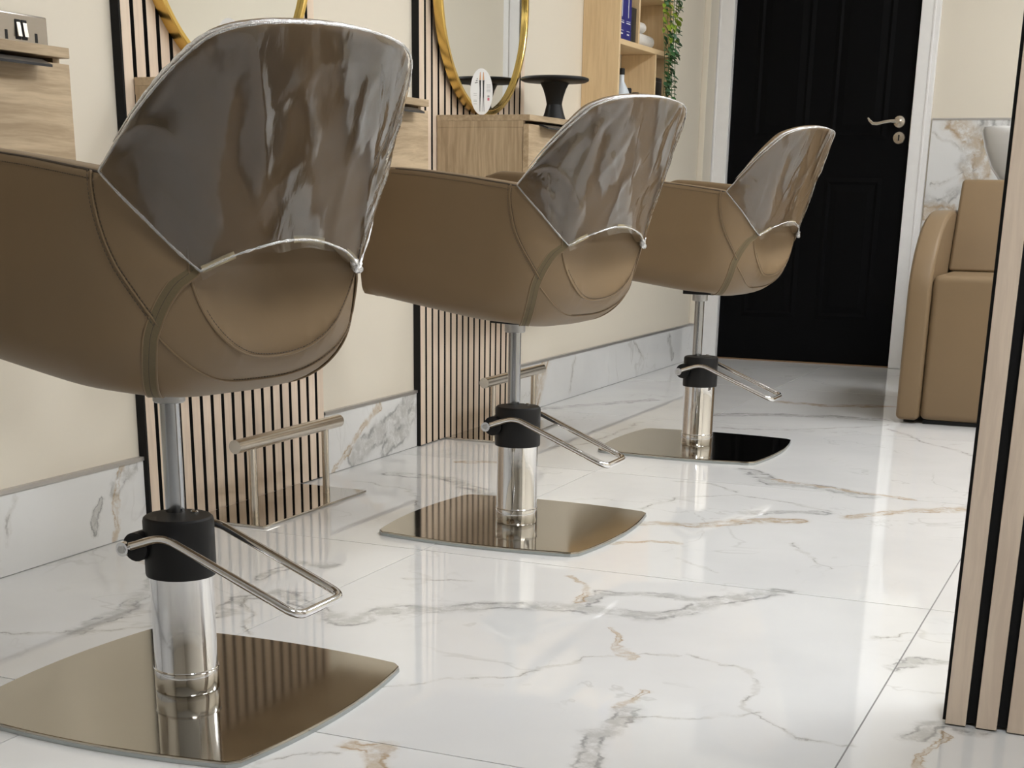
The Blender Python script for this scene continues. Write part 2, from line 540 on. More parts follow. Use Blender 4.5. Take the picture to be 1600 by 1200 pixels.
# marble lining on the back wall, right of the door
wl = struct_empty('trim_1', 'marble wall lining with grey and gold veins beside the door')
for i, (a, b) in enumerate(((-1.003, .05), (.053, 1.10), (1.103, RX1))):
    box('slab', a, b, RY1 - .012, RY1, .001, 1.058, M_LINING if i == 0 else M_MARBLE_W, wl, .001, 1)
box('edge_trim', -1.003, RX1, RY1 - .014, RY1, 1.058, 1.066, M_ALU, wl)
# narrow box-out in the corner by the door
structure(box('trim_2', RX0, RX0 + .028, RY1 - .16, RY1 - .03, .166, RZ, M_WALL, None, .003), 'narrow cream boxing in the corner beside the door')

# marble skirting along the mirror wall
bl = struct_empty('baseboard_left', 'tall marble skirting with a thin metal top trim')
for a, b in ((RY0, 1.06), (1.062, 2.596), (3.375, 3.915), (4.682, 5.6), (5.602, RY1 - .001)):
    box('slab', RX0, RX0 + .011, a, b, .001, .16, M_SKIRT, bl, .001, 1)
for a, b in ((RY0, 2.596), (3.375, 3.915), (4.682, RY1 - .001)):
    box('top_trim', RX0, RX0 + .014, a, b, .16, .168, M_ALU, bl)

# ------------------------------------------------------------------ door
dr = struct_empty('door_1', 'black panelled door in a white frame', ((DX0 + DX1) / 2, RY1, 0))
hw = (DX1 - DX0) / 2
leaf = box('door_leaf', -hw + .003, hw - .003, .012, .052, .006, DZ - .003, M_BLACKDOOR, dr, .002)
st = .105
for (a, b) in ((-hw + st, -.045), (.045, hw - st)):
    for (c, d) in ((.20, .82), (.98, DZ - .13)):
        V = []
        for ins, yy in ((0, .0118), (.018, .0065), (.030, .0125), (.06, .0065)):
            V += [(a + ins, yy, c + ins), (b - ins, yy, c + ins), (b - ins, yy, d - ins), (a + ins, yy, d - ins)]
        F = []
        for r in range(3):
            for q in range(4):
                i0 = r * 4 + q; i1 = r * 4 + (q + 1) % 4
                F.append((i0, i1, i1 + 4, i0 + 4))
        F.append((12, 13, 14, 15))
        mesh_obj('panel', V, F, M_BLACKDOOR, leaf)
for sx, w in ((-1, .09), (1, .082)):
    a, b = (-hw - w, -hw) if sx < 0 else (hw, hw + w)
    ar = box('architrave', a, b, -.018, .06, .0005, DZ + .07, M_WHITE, dr, .003)
    e0, e1 = (a + .02, a + .03) if sx < 0 else (b - .03, b - .02)
    box('moulding', e0, e1, -.022, -.017, .0005, DZ + .07, M_WHITE, ar, .002)
box('architrave', -hw, hw, -.018, .06, DZ, DZ + .07, M_WHITE, dr, .003)
box('threshold', -hw, hw, .0, .06, .0003, .005, plain('brass_threshold', (.25, .15, .08), .5), dr)
hx, hz = -1.145 - dr.location.x, 1.053
def disc_y(name, cx, cz, prof, mat, parent, seg=40):
    """lathe about the y axis; prof: (radius, y)"""
    V, F = [], []
    n = len(prof)
    for r, y in prof:
        for q in range(seg):
            t = 2 * PI * q / seg
            V.append((cx + r * math.cos(t), y, cz + r * math.sin(t)))
    for i in range(n - 1):
        for q in range(seg):
            a = i * seg + q; b = i * seg + (q + 1) % seg
            F.append((a, a + seg, b + seg, b))
    F.append(tuple((n - 1) * seg + q for q in range(seg)))
    F.append(tuple(range(seg - 1, -1, -1)))
    return mesh_obj(name, V, F, mat, parent, True, 30)
h = disc_y('door_handle', hx, hz, [(.027, .012), (.027, .006), (.024, .001), (.011, -.001), (.010, -.035), (.011, -.05)], M_NICKEL, dr)
path = [(hx, -.042, hz), (hx - .03, -.043, hz + .001), (hx - .06, -.043, hz - .004), (hx - .085, -.043, hz - .010), (hx - .105, -.043, hz - .009), (hx - .120, -.043, hz + .003), (hx - .128, -.043, hz + .014)]
tube('lever', path, [.010, .0085, .0085, .009, .0085, .007, .004], M_NICKEL, h, 14)
e = disc_y('escutcheon', hx + .004, hz - .066, [(.027, .012), (.027, .006), (.024, .002), (.010, .001)], M_NICKEL, dr)
box('keyhole', hx + .001, hx + .007, -.0005, .003, hz - .078, hz - .054, M_BLACKP, e)
box('latch_plate', hw - .004, hw + .001, .002, .02, hz - .1, hz + .05, M_NICKEL, dr)

# ------------------------------------------------------------------ ceiling lamps
s = NT('lamp_diffuser')
s.set(Base_Color=(.9, .9, .9), Roughness=.5, Emission_Color=(.97, .995, 1.03), Emission_Strength=LAMP_STRENGTH)
M_LAMP = s.m
LAMPS = [(.3, .8, 'in front of the slatted partition'), (.3, 2.75, 'above the aisle by the middle chair'),
         (.3, 4.1, 'above the aisle by the chair nearest the door'), (.3, 5.4, 'in front of the black door')]
for x, y, w in LAMPS:
    t = thing('ceiling_light_offscreen', 'square white ceiling panel light ' + w, 'light', (x, y, RZ), 0, 'ceiling panel lights')
    box('frame', -.31, .31, -.31, .31, -.012, -.0005, M_WHITE, t, .002)
    box('diffuser_offscreen', -.285, .285, -.285, .285, -.016, -.0125, M_LAMP, t)

# ------------------------------------------------------------------ slatted wall panels
PITCHS, SLW = .0425, .0300
def veneer_front(o, axis, sign):
    me = o.data
    me.materials.append(M_FELT)
    for p in me.polygons:
        p.material_index = 0 if p.normal[axis] * sign > .5 else 1
    return o
def slat_panel(label, along, start, wall, count, thick=.011, zt=2.40, first_gap=.004, group='slatted oak panels'):
    """along 'y': on the mirror wall (facing +x), along 'x': facing -y"""
    if along == 'y':
        t = thing('slat_panel', label, 'wall panel', (wall, start, 0), 0, group)
    else:
        t = thing('slat_panel', label, 'wall panel', (start, wall, 0), -PI / 2, group)
    L = first_gap + count * PITCHS
    # local: +x away from wall, y along; for along 'x' the local y axis points to +x world
    box('felt_backing', .0005, .009, 0, L, .002, zt, M_FELT, t)
    base = None
    for i in range(count):
        y0 = first_gap + i * PITCHS
        o = bpy.data.objects.new('slat', base) if base else veneer_front(box('slat', .009, .009 + thick, 0, SLW, .003, zt, M_SLAT, None, .0008, 1), 0, 1)
        if base is None: base = o.data
        else: COL.objects.link(o)
        o.parent = t; o.location = (0, y0, 0)
    return t, L
p1, L1 = slat_panel('pale oak slatted wall panel behind the gold mirror farther from the black door', 'y', 2.601, RX0, 18)
box('edge_strip', .0005, .021, -.004, 0, .002, 2.40, M_FELT, p1)
p2, L2 = slat_panel('pale oak slatted wall panel behind the gold mirror nearer the black door', 'y', 3.921, RX0, 18)
box('edge_strip', .0005, .021, -.004, 0, .002, 2.40, M_FELT, p2)
# free end of the partition: panel faces the camera side (-y)
PW = 1.3
structure(box('wall_partition', -.190, -.19 + PW, 2.101, 2.201, 0.0005, RZ - .001, M_WALL), 'short partition wall clad with oak slats')
t = thing('slat_panel', 'pale oak slatted panel on the partition wall facing the salon entrance', 'wall panel', (-.205, 2.10, 0), 0, 'slatted oak panels')
cnt = 31
box('felt_backing', -.0005, cnt * PITCHS + .01, -.009, -.0005, .004, 2.42, M_FELT, t)
base = None
for i in range(cnt):
    if base is None:
        o = veneer_front(box('slat', 0, .0285, -.021, -.009, .002, 2.42, M_SLAT, None, .0008, 1), 1, -1); base = o.data
    else:
        o = bpy.data.objects.new('slat', base); COL.objects.link(o)
    o.parent = t; o.location = (.005 + i * .0428, 0, 0)
# ------------------------------------------------------------------ salon chairs
# seat frame: x forward, y sideways, z up, origin under the pole
SW, SA0, SA, SE = .232, -.075, .181, 2 / 2.5
def zb(a):                       # underside height
    x = a + .03
    return .468 + .125 * .5 * (x + math.sqrt(x * x + .0025)) - .003
def afront(z):                   # front edge of the arms, leaning back towards the top
    f = .262 - .14 * (z - .54)
    if z > .715: f -= .062 * (1 - math.sqrt(max(0, 1 - ((z - .715) / .0605) ** 2)))
    if z < .53: f -= .03 * ((.53 - z) / .05) ** 2
    return f
def flare(z):                    # 0 low on the shell, rising to 1 at the top of the back
    x = (z - .64) / .275
    return min(1.05, .5 * (x + math.sqrt(x * x + .012)))
def plan(s, z):
    """s 0..1 straight side from the front, 1..2 round the rear to the centre. returns plan point and spine point"""
    k = flare(z)
    a0 = SA0 + (-.215 - SA0) * k; A = SA + (.1327 - SA) * k; W = SW + .0145 * k; e = 2 / (2.5 - .21 * k)
    if s <= 1:
        a = afront(z) * (1 - s) + a0 * s
        w = W - .010 * (1 - s) ** 2
        return Vector((a, w)), Vector((a, 0))
    t = (2 - s) * PI / 2
    c, sn = max(0.0, math.cos(t)) ** e, max(0.0, math.sin(t)) ** e
    return Vector((a0 - A * c, W * sn)), Vector((a0 + .10 * math.cos(t), 0))
def rear(s):
    return 0.0 if s <= 1 else math.cos((2 - s) * PI / 2)
def radii(s):
    k = rear(s)
    return .070 + .045 * k, .062 + .045 * k
def taper(s, z):                 # the shell draws in towards the bottom
    return (.10 + .13 * rear(s)) * max(0.0, .63 - z)
def rim_z(s):
    if s <= 1.15: return .775 - .033 * (s / 1.15) ** 1.5
    t = min(1.0, max(0.0, (s - 1.28) / .40))
    return .742 - .06 * t * t * (3 - 2 * t)
def outer_d(s, z):
    """inward offset of the outer skin at height z"""
    rb, rv = radii(s)
    p, _ = plan(min(s, 1.0), .6)
    q = (zb(p.x if s <= 1 else SA0) - .014 * rear(s) + rv - z) / rv
    d = 0.0
    if q > 0: d = rb * (1 - math.sqrt(max(0.0, 1 - min(1, q) ** 2)))
    d += taper(s, z)
    d += .010 * max(0, (z - .62)) / .12 * (1 if s <= .7 else max(0, 1 - (s - .7) * 2.5))    # sides lean in a little towards the rim
    return d
DW, DN, DZ_ = .156, 2.5, .513    # half width, squareness and lowest point of the hollow
def dish(s, z):
    """hollow under the backrest"""
    if s < 1.4: return 0.0
    p, _ = plan(s, z)
    q = (abs(p.y) / DW) ** DN + (max(0.0, .685 - z) / (.685 - DZ_)) ** DN
    if q >= 1: return 0.0
    return .070 * (1 - q ** (1 / DN)) ** .72
def skin(s, z, extra=0.0, hollow=True):
    p, c = plan(s, z)
    v = c - p; L = v.length; v /= L
    d = outer_d(s, z) - extra
    if hollow: d += dish(s, z)
    return Vector((p.x + v.x * d, p.y + v.y * d, z))
def section(s, front_k=1.0):
    """closed half-section of the tub, as 3-D points"""
    rb, rv = radii(s)
    p0, c0 = plan(s, .55)
    z0 = zb(p0.x if s <= 1 else SA0)
    if s > 1: z0 = zb(SA0) - .014 * rear(s)
    zr = rim_z(s)
    thick = .052 + .066 * rear(s)
    out = []
    def add(d, z):
        p, c = plan(s, z)
        v = c - p; L = v.length; v /= L
        d = min(d, L)
        mid = thick * .5
        if front_k < 1 and d < thick: d = mid + (d - mid) * front_k
        out.append(Vector((p.x + v.x * d, p.y + v.y * d, z)))
    for t in (1.0, .75, .5, .25):                       # underside
        L = (c0 - p0).length
        r0 = rb + taper(s, z0)
        add(r0 + (L - r0) * t, z0 - .004 * t)
    for k in range(9):                                  # rounded lower edge
        a = PI / 2 * k / 9
        z = z0 + rv * (1 - math.cos(a)); d = rb * (1 - math.sin(a))
        add(d + taper(s, z) + dish(s, z), z)
    N = 46
    rr = .011
    zt = zr - rr
    for k in range(N):                                  # outer wall
        z = z0 + rv + (zt - z0 - rv) * k / (N - 1)
        add(outer_d(s, z) + dish(s, z), z)
    do = outer_d(s, zt) + dish(s, zt)
    th = max(thick, do + .025)
    for k in range(1, 4):                               # rim
        a = PI / 2 * k / 4
        add(do + rr * (1 - math.cos(a)), zt + rr * math.sin(a))
    add(do + rr, zr)
    add(th - rr, zr)
    for k in range(1, 4):
        a = PI / 2 * k / 4
        add(th - rr * (1 - math.sin(a)), zr - rr * (1 - math.cos(a)))
    for k in range(6):                                  # inner wall
        z = zt + (.555 - zt) * k / 5
        add(th + .004 * k, z)
    for t in (.3, .65, 1.0):
        L = (c0 - p0).length
        add(th + .03 + (L - th - .03) * t, .55)
    return out
def make_shell_mesh():
    ss = [(0.0, .30, .012), (0.0, .62, .009), (0.0, .86, .004), (0.0, 1.0, 0.0)]
    sec = []
    for s_, k_, fwd in ss:
        P = section(s_, k_)
        sec.append([p + Vector((fwd, 0, 0)) for p in P])
    for s_ in list(np.linspace(.04, 1, 22)) + list(np.linspace(1, 2, 110)[1:]):
        sec.append(section(float(s_)))
    m = len(sec[0])
    far = [[Vector((p.x, -p.y, p.z)) for p in P] for P in sec[:-1]][::-1]
    allsec = sec + far
    V = [p for P in allsec for p in P]
    F = []
    for i in range(len(allsec) - 1):
        for j in range(m - 1):
            a = i * m + j
            F.append((a, a + m, a + m + 1, a + 1))
    n = len(allsec) - 1
    F.append(tuple(range(0, m)) + tuple(n * m + j for j in range(m - 1, -1, -1)))
    me = bpy.data.meshes.new('shell')
    me.from_pydata([tuple(v) for v in V], [], F)
    bm = bmesh.new(); bm.from_mesh(me)
    bmesh.ops.remove_doubles(bm, verts=bm.verts, dist=.0002)
    bmesh.ops.recalc_face_normals(bm, faces=bm.faces)
    bm.to_mesh(me); bm.free()
    me.polygons.foreach_set('use_smooth', [True] * len(me.polygons))
    sharp_edges(me, 62)
    me.materials.append(M_LEATHER)
    return me

# backrest panel -------------------------------------------------------
TH_MAX = math.radians(77)
def back_surface(w, z):
    t = flare(z)
    a0 = SA0 + (-.215 - SA0) * t; A = SA + (.1327 - SA) * t; W = SW + .0145 * t
    e = 2 / (2.5 - .21 * t)
    th = abs(w) * TH_MAX
    a = a0 - A * max(0.0, math.cos(th)) ** e
    b = W * math.sin(th) ** e if th > 0 else 0.0
    return Vector((a, math.copysign(b, w), z))
def hermite(x, pts):
    """smooth monotone curve through the knots"""
    X = [p[0] for p in pts]; Y = [p[1] for p in pts]; n = len(X)
    d = [(Y[i + 1] - Y[i]) / (X[i + 1] - X[i]) for i in range(n - 1)]
    m = [0.0] + [0.0 if d[i - 1] * d[i] <= 0 else 2 * d[i - 1] * d[i] / (d[i - 1] + d[i]) for i in range(1, n - 1)] + [d[-1]]
    for i in range(n - 1):
        if x <= X[i + 1] or i == n - 2:
            h_ = X[i + 1] - X[i]; t = (x - X[i]) / h_
            return (Y[i] * (1 + 2 * t) * (1 - t) ** 2 + m[i] * h_ * t * (1 - t) ** 2 + Y[i + 1] * t * t * (3 - 2 * t) + m[i + 1] * h_ * t * t * (t - 1))
def back_bottom(w):
    w = abs(w) * 77
    if w <= 33: return hermite(w, [(0, .664), (16.5, .651), (33, .627)])
    return interp(w, [(33, .627), (55, .688), (77, .7415)])
def interp(x, pts):
    for (x0, y0), (x1, y1) in zip(pts[:-1], pts[1:]):
        if x <= x1: return y0 + (y1 - y0) * (x - x0) / (x1 - x0)
    return pts[-1][1]
def back_top(w):
    return hermite(abs(w) * 77, [(0, .913), (15, .910), (28, .904), (40, .892), (52, .860), (64, .813), (77, .7425)])
def back_point(w, t, off=0.0):
    z = back_bottom(w) + (back_top(w) - back_bottom(w)) * t
    p = back_surface(w, z)
    if off:
        e = .004
        du = back_surface(min(1, w + e), z) - back_surface(max(-1, w - e), z)
        dv = back_surface(w, z + e) - back_surface(w, z - e)
        nrm = du.cross(dv)
        if nrm.length < 1e-9: nrm = Vector((-1, 0, 0))
        nrm.normalize()
        if nrm.x > 0: nrm = -nrm
        p = p + nrm * off
    return p
NW, NTT = 90, 34
def grid_panel(fo, fi):
    """closed slab between outer fo(w,t) and inner fi(w,t)"""
    ws = [math.sin(x * PI / 2) * .35 + x * .65 for x in np.linspace(-1, 1, NW + 1)]
    V, F = [], []
    for f in (fo, fi):
        for w in ws:
            for j in range(NTT + 1):
                V.append(f(float(w), j / NTT))
    n1 = (NW + 1) * (NTT + 1); r = NTT + 1
    for i in range(NW):
        for j in range(NTT):
            a = i * r + j
            F.append((a, a + r, a + r + 1, a + 1))
            F.append((n1 + a, n1 + a + 1, n1 + a + r + 1, n1 + a + r))
        for j in (0, NTT):
            a = i * r + j
            q = (a, n1 + a, n1 + a + r, a + r)
            F.append(q if j == 0 else q[::-1])
    for i in (0, NW):
        for j in range(NTT):
            a = i * r + j
            F.append((a, a + 1, n1 + a + 1, n1 + a))
    me = bpy.data.meshes.new('panel')
    me.from_pydata([tuple(v) for v in V], [], F)
    bm = bmesh.new(); bm.from_mesh(me)
    bmesh.ops.remove_doubles(bm, verts=bm.verts, dist=.00005)
    bmesh.ops.recalc_face_normals(bm, faces=bm.faces)
    bm.to_mesh(me); bm.free()
    me.polygons.foreach_set('use_smooth', [True] * len(me.polygons))
    sharp_edges(me, 60)
    return me
def edge_k(w, t):
    e = max(abs(w), abs(2 * t - 1))
    return 1 - e ** 6
def make_back_mesh():
    me = grid_panel(lambda w, t: back_point(w, t, .002 * edge_k(w, t) ** .5), lambda w, t: back_point(w, t, -(.014 + .026 * edge_k(w, t) ** .5)))
    me.materials.append(M_LEATHER)
    return me
def crinkle(w, t, seed):
    """wrinkles of the clear plastic: folds fanning out from the lower corners and fine crumple"""
    p = Vector((w * 1.0, t, seed))
    d = 0.0
    for cx, cy, k, amp, ph in ((-.35, -.15, 16, .0016, 0), (.42, -.2, 13, .0016, 1.3), (.15, 1.4, 15, .0010, 2.1)):
        ang = math.atan2(w - cx, t - cy + .25)
        m = noise.noise(Vector((w * 2.2 + cx, t * 2.2, seed + 5))) + .15
        d += amp * math.sin(ang * k + ph + seed + 2 * noise.noise(p * 2)) * max(0, m) * 1.6
    for cx, cy, k, amp, ph in ((-.1, -.35, 5.5, .0030, 3), (.5, -.5, 4.5, .0026, 9)):
        ang = math.atan2(w - cx, t - cy); rad = math.hypot(w - cx, t - cy)
        v_ = noise.noise(Vector((ang * k, rad * .9 + ph, seed * .7)))
        d += amp * (1 - min(1, abs(v_) * 3.2)) ** 2 * min(1, 3 * t + .2)
    d += .0012 * noise.noise(Vector((w * 9, t * 4, seed))) + .00055 * noise.noise(Vector((w * 26, t * 11, seed + 3)))
    return d
def make_cover_mesh(seed):
    """one thin film hanging over the outside of the backrest"""
    def fo(w, t):
        return back_point(w, t * 1.0, .0058 + crinkle(w, t, seed) * (edge_k(w, t) ** .3 if edge_k(w, t) > 0 else 0))
    ws = np.linspace(-1, 1, 141)
    nt = 56
    V, F = [], []
    for w in ws:
        for j in range(nt + 1):
            V.append(fo(float(w), j / nt))
    r = nt + 1
    for i in range(len(ws) - 1):
        for j in range(nt):
            a = i * r + j
            F.append((a, a + r, a + r + 1, a + 1))
    # ragged clear fringe hanging below the hem
    b0 = len(V)
    wl_ = [w for w in ws if abs(w) <= .43]
    for w in wl_:
        p = back_point(float(w), 0, .0058)
        hang = .010 + .006 * noise.noise(Vector((w * 9, seed, 0)))
        V.append(p); V.append(p + Vector((-.004 + .004 * noise.noise(Vector((w * 14, seed, 4))), 0, -max(.003, hang))))
    for i in range(len(wl_) - 1):
        a = b0 + 2 * i
        F.append((a, a + 2, a + 3, a + 1))
    me = bpy.data.meshes.new('plastic_cover')
    me.from_pydata([tuple(v) for v in V], [], F)
    bm = bmesh.new(); bm.from_mesh(me)
    bmesh.ops.remove_doubles(bm, verts=bm.verts, dist=.00005)
    bm.normal_update()
    for f in bm.faces:                                   # the film's face looks outwards (to the rear)
        c_ = f.calc_center_median()
        if f.normal.dot(Vector((c_.x + .05, c_.y, -.05))) < 0: f.normal_flip()
    bm.to_mesh(me); bm.free()
    me.polygons.foreach_set('use_smooth', [True] * len(me.polygons))
    me.materials.append(M_FILM)
    return me

# clear film: thin transparent sheet with fresnel gloss
s = NT('clear_plastic_film')
tr = s.n('ShaderNodeBsdfTransparent'); tr.inputs[0].default_value = (.93, .925, .92, 1)
gl = s.n('ShaderNodeBsdfGlossy'); gl.inputs['Roughness'].default_value = .07; gl.inputs['Color'].default_value = (1, 1, 1, 1)
fr = s.n('ShaderNodeFresnel'); fr.inputs[0].default_value = 1.47
mx = s.n('ShaderNodeMixShader')
# where the film clings to the leatherette it loses most of its sheen: ragged upright patches
_w = s.noise(s.objc(), 22, 4, .65, color=True)
_p = s.vmath('ADD', s.objc(), s.vmath('SCALE', s.vmath('SUBTRACT', _w, (.5, .5, .5)), scale=.022))
_c = s.smooth(s.noise(s.mapped(_p, (9, 15, 4.2), (.3, .1, .2), (.35, 0, 0)), 1.0, 3, .55), .46, .52)
_g = s.math('ADD', s.math('MULTIPLY', _c, 1.65), .55)
s.l(s.math('MULTIPLY', fr.outputs[0], _g, clamp=True), mx.inputs[0]); s.l(tr.outputs[0], mx.inputs[1]); s.l(gl.outputs[0], mx.inputs[2])
bp = s.n('ShaderNodeBump'); bp.inputs['Strength'].default_value = .35; bp.inputs['Distance'].default_value = .0012
s.l(s.noise(s.mapped(s.objc(), (1.0, 1.6, .55)), 46, 3, .55, .8), bp.inputs['Height'])
s.l(bp.outputs[0], gl.inputs['Normal']); s.l(bp.outputs[0], fr.inputs['Normal'])
s.l(mx.outputs[0], s.out.inputs[0])
M_FILM = s.m
s = NT('clear_plastic_hem')
s.set(Base_Color=(.80, .80, .80), Roughness=.16, Transmission_Weight=.72, IOR=1.35)
s.bump(s.noise(s.objc(), 420, 2), .8, .002)
M_HEM = s.m

# seat cushion, seams ---------------------------------------------------
def make_cushion_mesh():
    bm = bmesh.new()
    poly = []
    for t in np.linspace(0, 1, 9): poly.append((.245 - .03 * (2 * t - 1) ** 4, -.172 + .344 * t))
    for t in np.linspace(0, PI, 15)[1:-1]:
        poly.append((-.03 - .10 * math.sin(t) ** .7, .172 * math.cos(t)))
    lo = [bm.verts.new((x, y, .553)) for x, y in poly]; hi = [bm.verts.new((x, y, .608)) for x, y in poly]
    n = len(poly)
    bm.faces.new(lo[::-1]); top = bm.faces.new(hi)
    for i in range(n): bm.faces.new((lo[i], lo[(i + 1) % n], hi[(i + 1) % n], hi[i]))
    bmesh.ops.bevel(bm, geom=[e for e in bm.edges if e.verts[0].co.z > .6 and e.verts[1].co.z > .6], offset=.018, segments=4, profile=.5, affect='EDGES')
    me = bpy.data.meshes.new('seat_cushion'); bm.to_mesh(me); bm.free()
    me.polygons.foreach_set('use_smooth', [True] * len(me.polygons)); sharp_edges(me, 50)
    me.materials.append(M_LEATHER)
    return me
def under_point(s, l, extra=.0):
    """walk down the outer skin: l 0..1 wall from .63 to the start of the rounding, 1..2 rounding, 2.. underside"""
    rb, rv = radii(s)
    z0 = zb(SA0) - .014 * rear(s)
    if l <= 1:
        z = .632 + (z0 + rv - .632) * l
        return skin(s, z, extra, False)
    p, c = plan(s, .5)
    v = c - p; v.normalize()
    if l <= 2:
        a = PI / 2 * (2 - l)
        z = z0 + (rv + extra) * (1 - math.cos(PI / 2 - (l - 1) * PI / 2) ) if False else z0 + rv - (rv + extra) * math.sin((l - 1) * PI / 2)
        d = rb - (rb + extra) * math.cos((l - 1) * PI / 2) + taper(s, z)
    else:
        z = z0 - extra; d = rb + (l - 2) * .1 + taper(s, z)
    return Vector((p.x + v.x * d, p.y + v.y * d, z))
def mirror_y(P): return [Vector((p.x, -p.y, p.z)) for p in P]
def strip(path, width, lift, side_hint):
    """flat ribbon along path"""
    V, F = [], []
    n = len(path)
    for i in range(n):
        t = (path[min(i + 1, n - 1)] - path[max(i - 1, 0)]).normalized()
        nn = side_hint(path[i])
        sd = t.cross(nn).normalized()
        V += [path[i] + sd * width / 2 + nn * lift, path[i] - sd * width / 2 + nn * lift]
        if i: F.append((2 * i - 2, 2 * i - 1, 2 * i + 1, 2 * i))
    return V, F
def out_normal(p):
    v = Vector((p.x + .02, p.y * 1.0, (p.z - .60) * 1.3 if p.z < .56 else 0))
    return v.normalized()
def dashes(path, step, ln, r, V, F):
    acc = 0.0
    i = 0
    L = [0.0]
    for a, b in zip(path[:-1], path[1:]): L.append(L[-1] + (b - a).length)
    def at(x):
        x = min(max(x, 0), L[-1])
        for k in range(len(L) - 1):
            if x <= L[k + 1]:
                t = (x - L[k]) / max(1e-9, L[k + 1] - L[k]); return path[k].lerp(path[k + 1], t)
        return path[-1]
    x = 0.0
    while x + ln < L[-1]:
        tube_data([at(x), at(x + ln)], r, 4, False, V, F)
        x += step
ZIPS = [(0, 1.615), (.27, 1.535), (.55, 1.477), (.75, 1.445), (1.0, 1.412), (1.4, 1.375), (2.3, 1.30)]
zip_path = [under_point(hermite(2.3 * i / 40, ZIPS), 2.3 * i / 40, .0005) for i in range(41)]
seam_a = []                          # curved seam from the rear end of the arm down to the zip
for i in range(33):
    t = i / 32
    s_ = 1.09 + .36 * t ** 1.35
    seam_a.append(skin(s_, .742 - (.742 - .560) * t, .0006, False))
seam_b = []                          # outer seam of the bolster below the hollow
for i in range(61):
    t = i / 60
    ang = -1 + 2 * t
    s_ = 2 - abs(ang) * .55
    z = .478 + (.545 - .478) * abs(ang) ** 2.6
    p = skin(s_, z, .0006, False)
    seam_b.append(Vector((p.x, math.copysign(p.y, ang), p.z)))
rim_edge = []                        # stitched edge of the hollow
for i in range(81):
    u = -1 + 2 * i / 80
    # walk the superellipse boundary
    ph = u * PI / 2
    y = (DW + .0015) * math.copysign(abs(math.sin(ph)) ** (2 / DN), u)
    z = .685 - (.685 - DZ_ + .0015) * max(0.0, math.cos(ph)) ** (2 / DN)
    z = min(z, .655)
    sn = min(1, abs(y) / SW) ** (1 / SE)
    s_ = 2 - math.asin(sn) * 2 / PI
    p = skin(s_, z, .0004, False)
    rim_edge.append(Vector((p.x, math.copysign(p.y, u), p.z)))
rim_stitch = [p + Vector((0, 0, 0)) for p in rim_edge]
arm_line = [skin(float(x), rim_z(float(x)) - .012, .0003, False) for x in np.linspace(.12, 1.12, 40)]

MESH = dict(shell=make_shell_mesh(), backrest=make_back_mesh(), seat_cushion=make_cushion_mesh())
def mk_mesh(name, VF, mat, smooth=True):
    me = bpy.data.meshes.new(name)
    me.from_pydata([tuple(v) for v in VF[0]], [], VF[1]); me.update()
    if smooth: me.polygons.foreach_set('use_smooth', [True] * len(me.polygons))
    me.materials.append(mat)
    return me
MESH['zip_tape'] = mk_mesh('zip_tape', strip(zip_path, .017, .0012, out_normal), M_ZIP)
_zf = mirror_y(zip_path)
MESH['zip_tape_far'] = mk_mesh('zip_tape', strip(_zf, .017, .0012, out_normal), M_ZIP)
def offs(path, d):
    n = len(path); o = []
    for i in range(n):
        t = (path[min(i + 1, n - 1)] - path[max(i - 1, 0)]).normalized()
        nn = out_normal(path[i]); o.append(path[i] + t.cross(nn).normalized() * d)
    return o
PIPES = [mk_mesh('zip_piping', tube_data(offs(pth, d), .0017 if d else .0014, 6), M_LEATHER if d else M_STITCH) for pth in (zip_path, _zf) for d in (-.0088, 0.0, .0088)]
SEAMS = [mk_mesh('seam', tube_data(pth, .0017, 6), M_LEATHER) for pth in (seam_a, mirror_y(seam_a), seam_b, rim_edge)]
V, F = [], []
for pth, d in ((seam_a, .0042), (mirror_y(seam_a), -.0042), (seam_a, -.0028), (mirror_y(seam_a), .0028), (seam_b[:38], .004), (rim_stitch[:66], .005)):
    dashes([p + out_normal(p) * .0006 for p in offs(pth, d)], .0052, .0034, .00055, V, F)
dashes(arm_line, .005, .0032, .0005, V, F); dashes(mirror_y(arm_line), .005, .0032, .0005, V, F)
MESH['stitching'] = mk_mesh('stitching', (V, F), M_STITCH)
arm_pipe = [skin(float(x), rim_z(float(x)) - .003, -.0035, False) for x in np.linspace(.10, 1.13, 40)]
ARM_PIPES = [mk_mesh('arm_piping', tube_data(pth, .0018, 6), M_STITCH) for pth in (arm_pipe, mirror_y(arm_pipe))]
# hem of the plastic cover
hem = [back_point(float(w), 0, .0058) for w in np.linspace(-1, 1, 120)]
hem += [back_point(float(w), 1, .0050) for w in np.linspace(1, -1, 160)][1:-1]
rads = [.0017 + .0010 * noise.noise(p * 160) for p in hem]
MESH['cover_hem'] = mk_mesh('cover_hem', tube_data(hem, rads, 7, True), M_HEM)
topfold = [back_point(float(w), .995, .002) + Vector((.006, 0, .001)) for w in np.linspace(-.93, .93, 130)]
MESH['cover_fold'] = mk_mesh('cover_fold', tube_data(topfold, [(.0036 + .0014 * noise.noise(p * 130)) * min(1, .15 + 6 * i / 129, .15 + 6 * (129 - i) / 129) for i, p in enumerate(topfold)], 8), M_HEM)
ELASTIC = []
for w0, w1 in ((-.40, -.27), (-.10, .02), (.27, .42)):
    pp = [back_point(float(w), .004, .0062) for w in np.linspace(w0, w1, 14)]
    ELASTIC.append(mk_mesh('elastic_band', strip(pp, .009, 0, out_normal), M_ELASTIC))

